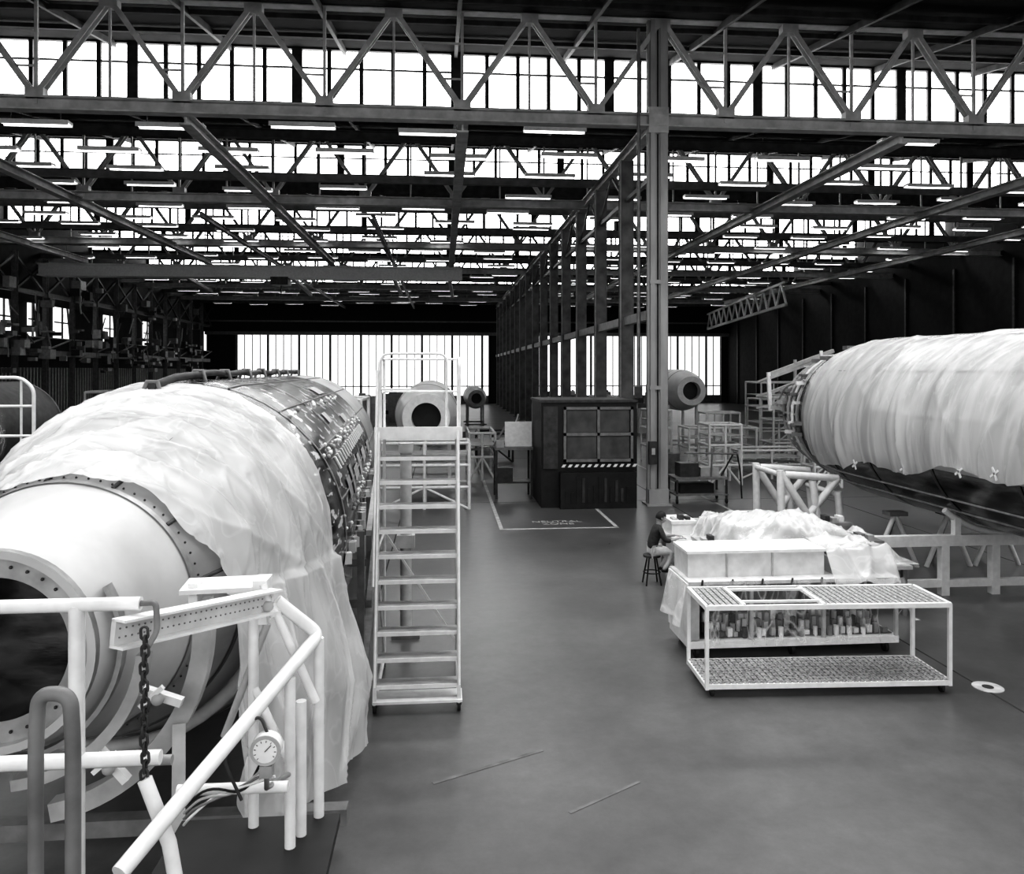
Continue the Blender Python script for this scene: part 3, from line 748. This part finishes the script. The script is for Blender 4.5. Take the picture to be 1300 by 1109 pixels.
torso=[((0,0,.10),(.15,.12)),((.02,0,.24),(.14,.11)),((.07,0,.40),(.155,.115)),((.12,0,.52),(.13,.09)),((.15,0,.60),(.055,.055)),
       ((.12,.15,.52),.07),((.12,-.15,.52),.07),((.20,.24,.32),.052),((.20,-.24,.32),.052),((.33,.20,.30),.045),((.33,-.20,.30),.045)]
skin('shirt',torso,[(0,1),(1,2),(2,3),(3,4),(3,5),(3,6),(5,7),(6,8),(7,9),(8,10)],shirt)
arms=[((.30,.205,.305),.04),((.46,.15,.335),.028),((.52,.13,.34),.022)]
for sg in (1,-1):
    skin('forearm',[((x,y*sg,z),r) for ((x,y,z),r) in arms],[(0,1),(1,2)],skinm)
    skin('palm',[((.50,.132*sg,.34),(.03,.018)),((.56,.115*sg,.335),(.038,.016)),((.60,.105*sg,.33),(.036,.014))],[(0,1),(1,2)],skinm,sub=1)
    for f in range(4):
        yy=(.132-.018*f)*sg; L=[.055,.07,.075,.062][3-f]
        skin('finger',[((.59,yy,.333),.0095),((.59+L*.5,yy-.004*sg,.335),.009),((.59+L*.85,yy-.006*sg,.322),.008),((.59+L,yy-.008*sg,.308),.007)],[(0,1),(1,2),(2,3)],skinm,sub=1)
    skin('thumb',[((.54,.10*sg,.335),.012),((.57,.075*sg,.328),.011),((.60,.07*sg,.318),.009)],[(0,1),(1,2)],skinm,sub=1)
legs=[((0,0,.09),(.15,.12)),((.06,.09,.085),.095),((.06,-.09,.085),.095),((.36,.12,.07),.065),((.36,-.12,.07),.065),((.30,.11,-.16),.055),((.30,-.11,-.16),.055),((.20,.09,-.29),.04),((.20,-.09,-.29),.04)]
skin('trousers',legs,[(0,1),(0,2),(1,3),(2,4),(3,5),(4,6),(5,7),(6,8)],trous)
for sg in (1,-1):
    skin('shoe',[((.16,.09*sg,-.29),.04),((.22,.09*sg,-.30),.042),((.31,.10*sg,-.305),.035),((.36,.10*sg,-.31),.028)],[(0,1),(1,2),(2,3)],shoem)
g=B()
hc=Vector((.185,0,.72)); 
def hd(u,v):
    th=math.pi*u; ph=TP*v; x=math.sin(th)*math.cos(ph); y=math.sin(th)*math.sin(ph); z=math.cos(th)
    sx=.095; 
    if z<0: sx*=1-.15*z*z; 
    p=Vector((x*sx,y*.075*(1-.25*max(0,-z)),z*.115))
    if z<-.3 and x>0: p.x+=.008
    return p
def headrot(p): 
    return hc+Matrix.Rotation(math.radians(22),3,'Y')@p
g.grid(lambda u,v:headrot(hd(u,v)),20,28,skinm)
for sg in (1,-1):
    g.sphere(headrot(Vector((.082,.03*sg,.0))),.012,white,n=6); g.sphere(headrot(Vector((.092,.03*sg,.0))),.006,black,n=6)
    g.sphere(headrot(Vector((.0,.077*sg,-.005))),.026,skinm,sx=.6,sy=.35,n=8)
    g.pipe([headrot(Vector((.088,.015*sg,.022))),headrot(Vector((.085,.045*sg,.022)))],.004,hairm,6)
g.pipe([headrot(Vector((.09,0,.01))),headrot(Vector((.108,0,-.025))),headrot(Vector((.096,0,-.032)))],[.007,.013,.008],skinm,8)
g.pipe([headrot(Vector((.088,-.022,-.06))),headrot(Vector((.093,0,-.06))),headrot(Vector((.088,.022,-.06)))],.005,mgrey,6)
g.pipe([(.135,0,.57),headrot(Vector((-.015,0,-.08)))],.05,skinm,12)
def hair(u,v):
    p=hd(u*.62,v); k=1.1
    if math.cos(TP*v)>.3 and u*.62>.36: k=.93
    return headrot(p*k+Vector((-.006,0,.006)))
g.grid(hair,14,28,hairm)
g.obj('head',worker)

# ------------------------------------------------------------ BOOTH
g=B(); bx0,bx1,by0,by1=3.0,5.98,23.6,26.4
g.box(bx0,bx1,by0+.3,by1,.9,3.22,black)
g.box(3.55,5.9,by0,by0+.3,.0,1.1,black); g.box(3.5,5.95,by0+.3,by1,0,.9,black)
g.box(bx0,3.5,by0+.3,by1,0,.9,black)
g.box(bx0-.05,bx1+.02,by0+.22,by1,3.22,3.30,dgrey)
pan=M('booth_panel',.08,.5,var=.03,scale=2)
for i in range(2):
    for j in range(2):
        xa=3.78+i*1.02; za=1.50+j*.80
        g.box(xa,xa+.92,by0+.24,by0+.3,za,za+.70,pan)
for (a,c,e,f) in ((3.68,5.84,1.40,1.49),(3.68,5.84,2.20,2.29),(3.68,5.84,3.0,3.08)): g.box(a,c,by0+.2,by0+.3,e,f,mgrey)
for x in (3.68,4.72,5.76): g.box(x,x+.08,by0+.2,by0+.3,1.4,3.08,mgrey)
x=3.6; i=0
while x<5.85:
    g.add([(x,by0+.19,1.24),(x+.1,by0+.19,1.24),(x+.16,by0+.19,1.33),(x+.06,by0+.19,1.33)],[(0,1,2,3)],white if i%2==0 else black); x+=.1; i+=1
for k in range(12): g.box(3.7+k*.17,3.78+k*.17,by0-.03,by0,.2,random.uniform(.5,1.0),random.choice([dgrey,black,black]))
g.box(3.05,3.5,by0+.22,by0+.3,1.2,3.1,dgrey)
g.obj('spray_booth')
g=B(); g.box(1.7,2.95,25.6,26.6,1.6,1.68,mgrey); 
for x in (1.75,2.9):
    for y in (25.65,26.55): g.beam((x,y,0),(x,y,1.6),.07,.07,dgrey)
g.box(1.75,2.9,25.7,26.5,.5,.55,dgrey); g.box(1.75,2.3,25.8,26.3,.55,1.0,dgrey)
g.box(2.05,2.95,26.0,26.1,1.68,2.5,white); g.beam((2.2,26.2,1.68),(2.5,26.05,2.75),.05,.05,lgrey); g.beam((1.7,26.2,1.68),(2.1,26.05,2.4),.06,.06,mgrey)
g.box(1.75,2.0,25.7,26.0,1.68,1.9,lgrey)
g.obj('tool_bench')
g=B(); g.box(7.3,9.0,24.2,25.2,.75,.82,mgrey); g.box(7.3,9.0,24.2,25.2,.25,.3,mgrey)
for x in (7.35,8.95):
    for y in (24.25,25.15): g.box(x-.03,x+.03,y-.03,y+.03,.12,.8,dgrey); g.wheel((x,y,.08),.08,.05)
g.box(7.5,8.1,24.4,25,.82,1.25,dgrey); g.box(8.2,8.8,24.5,24.9,.82,1.1,lgrey); g.box(7.5,8.6,24.4,25,.3,.6,black)
g.pipe([(7.6,24.3,1.6),(9.3,24.3,1.55)],.03,mgrey); g.pipe([(8.5,24.4,.8),(8.5,24.3,1.58)],.03,mgrey)
g.bend([(8.9,24.6,.8),(9.4,24.6,1.7),(9.5,24.5,1.0),(9.55,24.5,.1)],.025,black,.3)
g.obj('tool_cart')

# ------------------------------------------------------------ scaffolds / other fuselages
def scaffold(x,y,w,d_,h,levels=2,mat=white,name='scaffold'):
    g=B(); r=.05
    for a in (0,w/2,w):
        for c in (0,d_): g.pipe([(x+a,y+c,0),(x+a,y+c,h)],r,mat,8)
    for i in range(1,levels+1):
        z=h*i/levels
        for c in (0,d_): g.pipe([(x,y+c,z),(x+w,y+c,z)],r,mat,8)
        for a in (0,w): g.pipe([(x+a,y,z),(x+a,y+d_,z)],r,mat,8)
    z=h-.5*h/levels; g.box(x,x+w,y,y+d_,z-.03,z,lgrey)
    g.pipe([(x,y,0),(x+w/2,y,h/levels)],r*.8,mat,8); g.pipe([(x+w/2,y,h/levels),(x+w,y,0)],r*.8,mat,8)
    return g.obj(name)
def barrel(cx,cy,cz,R,L,r0,skinmat,flmat=white,yaw=0,name='fuselage_section',taper=2.0):
    g=B(); ca,sa=math.cos(yaw),math.sin(yaw)
    def f(t,a,dr=0,rr=None):
        r=(r0+(R-r0)*math.sin(min(t/taper,1)*math.pi/2)) if rr is None else rr
        x=(r+dr)*math.cos(a); return Vector((cx+x*ca-t*sa,cy+x*sa+t*ca,cz+(r+dr)*math.sin(a)))
    g.grid(lambda u,v:f(L*u,TP*v),24,48,skinmat)
    g.grid(lambda u,v:f(0,TP*v,0,r0*(.62+.38*u)),1,48,flmat)
    g.grid(lambda u,v:f(.5*u,TP*v,0,r0*.62),2,48,flmat)
    g.grid(lambda u,v:f(.5,TP*v,0,r0*.62*u),2,48,black)
    g.grid(lambda u,v:f(L,TP*v,0,R*u),2,48,dgrey)
    for t in (taper*.6,taper,taper+1.5,L-.1): g.grid(lambda u,v:f(t+.07*u,TP*v,.015),1,48,mgrey)
    for t in (taper*.8,L*.8):
        for sx in (-1,1):
            p=f(t,0,0,0); rr=R if t>=taper else f(t,0).x-p.x; g.beam((p.x+sx*rr*.7,p.y,0),(p.x+sx*rr*.7,p.y,cz-rr*.72),.12,.12,flmat)
        g.beam((p.x-R,p.y,.25),(p.x+R,p.y,.25),.12,.12,flmat)
    return g.obj(name)
skinfar=M('far_section_skin',.75,.35,0,var=.08,scale=1.5)
barrel(-.55,26.5,2.62,1.15,8,.8,skinfar,white,.0)
barrel(2.4,56,2.2,.8,6,.6,skinfar,lgrey)
barrel(12.75,39.5,3.15,1.1,5,.75,skinfar,white,.0)
barrel(-11.6,15.5,2.6,1.3,7,.9,dgrey,mgrey)
scaffold(-1.9,23.9,2.7,1.2,2.0,3); scaffold(-3.4,21.5,1.2,2.2,3.4,3); scaffold(1.0,30,1.0,3,1.8,2)
scaffold(10.6,33.2,3.0,1.5,1.7,2); scaffold(14.5,33.5,1.8,1.5,3.0,3); scaffold(9.2,34.5,1.0,1.5,2.4,3); scaffold(15.6,37.5,3,2,3.6,3); scaffold(9.2,46,1.2,3,2.6,3)
scaffold(17.5,42,3,2,2.6,2); scaffold(-1.0,47,2,3,2,2); scaffold(1.6,36,1.6,2,1.3,2,dgrey); scaffold(-13,30,3,2,3.4,2,lgrey)
scaffold(11.4,29.5,2.6,1.4,1.1,2); scaffold(12.3,35.9,1.6,1.2,2.2,2,white); scaffold(9.7,28,1.2,1.2,2.2,3); scaffold(14.6,30,1.6,1.2,2.6,4); scaffold(13.2,27,1.0,1.0,1.5,2)
g=B(); g.bend([(-9.2,13.9,0),(-9.2,13.9,4.08),(-7.05,13.9,4.08),(-6.85,13.9,3.9),(-6.85,13.9,0)],.03,W,.3,n=8); g.pipe([(-9.2,13.9,3.6),(-6.85,13.9,3.6)],.025,W); g.pipe([(-9.2,13.9,3.1),(-6.85,13.9,3.1)],.025,W); g.pipe([(-7.05,13.9,0),(-7.05,13.9,4.05)],.02,W)
g.obj('guard_rail')
def wr(x,y,u,v):
    a=math.pi*(1.1-1.2*u); R=1.36+.05*N3(a*3,y*2,1)
    return Vector((-11.6+R*math.cos(a)*1.02,y,2.6+R*math.sin(a)))
film(0,1,16.6,19.5,wr,mat=filmC)
def drum(x,y,r=.3,h=.88,mat=mgrey):
    g=B(); g.pipe([(x,y,0),(x,y,h)],r,mat,20)
    for z in (.02,h*.33,h*.66,h-.02): g.pipe([(x,y,z-.015),(x,y,z+.015)],r+.015,mat,20)
    g.obj('steel_drum')
for x,y,mt in ((5.0,30,dgrey),(1.0,43,mgrey),(9.2,31,mgrey),(1.9,34.4,lgrey)): drum(x,y,mat=mt)
g=B()
for k in range(70):
    y=random.uniform(50.5,80); x=random.choice([random.uniform(8.5,17),random.uniform(-8,0.8)]); w=random.uniform(.3,1.2); h=random.uniform(.4,2.4)
    g.box(x,x+w,y,y+random.uniform(.4,1),0,h,random.choice([white,lgrey,mgrey,dgrey,cream])); g.box(x+.05,x+w*.6,y,y+.3,h,h+random.uniform(.05,.4),random.choice([white,mgrey,dgrey]))
g.obj('equipment_crates')

# ------------------------------------------------------------ world (overcast sky, brighter at zenith) + camera
w=bpy.data.worlds.new('World'); scene.world=w; w.use_nodes=True
nt=w.node_tree; bg=nt.nodes['Background']; bg.inputs['Color'].default_value=(1,1,1,1)
tc=nt.nodes.new('ShaderNodeTexCoord'); sx=nt.nodes.new('ShaderNodeSeparateXYZ'); mr=nt.nodes.new('ShaderNodeMapRange')
mr.inputs['From Min'].default_value=0; mr.inputs['From Max'].default_value=1; mr.inputs['To Min'].default_value=.8; mr.inputs['To Max'].default_value=2.7
nt.links.new(tc.outputs['Generated'],sx.inputs[0]); nt.links.new(sx.outputs['Z'],mr.inputs['Value']); nt.links.new(mr.outputs['Result'],bg.inputs['Strength'])
cam=bpy.data.cameras.new('camera'); co=bpy.data.objects.new('camera',cam); scene.collection.objects.link(co)
co.location=(0,0,4.2); co.rotation_euler=(math.radians(90),0,-math.atan(.088))
cam.sensor_width=36; cam.lens=36*1000/1300; cam.shift_y=-84.5/1300; cam.clip_end=400
scene.camera=co
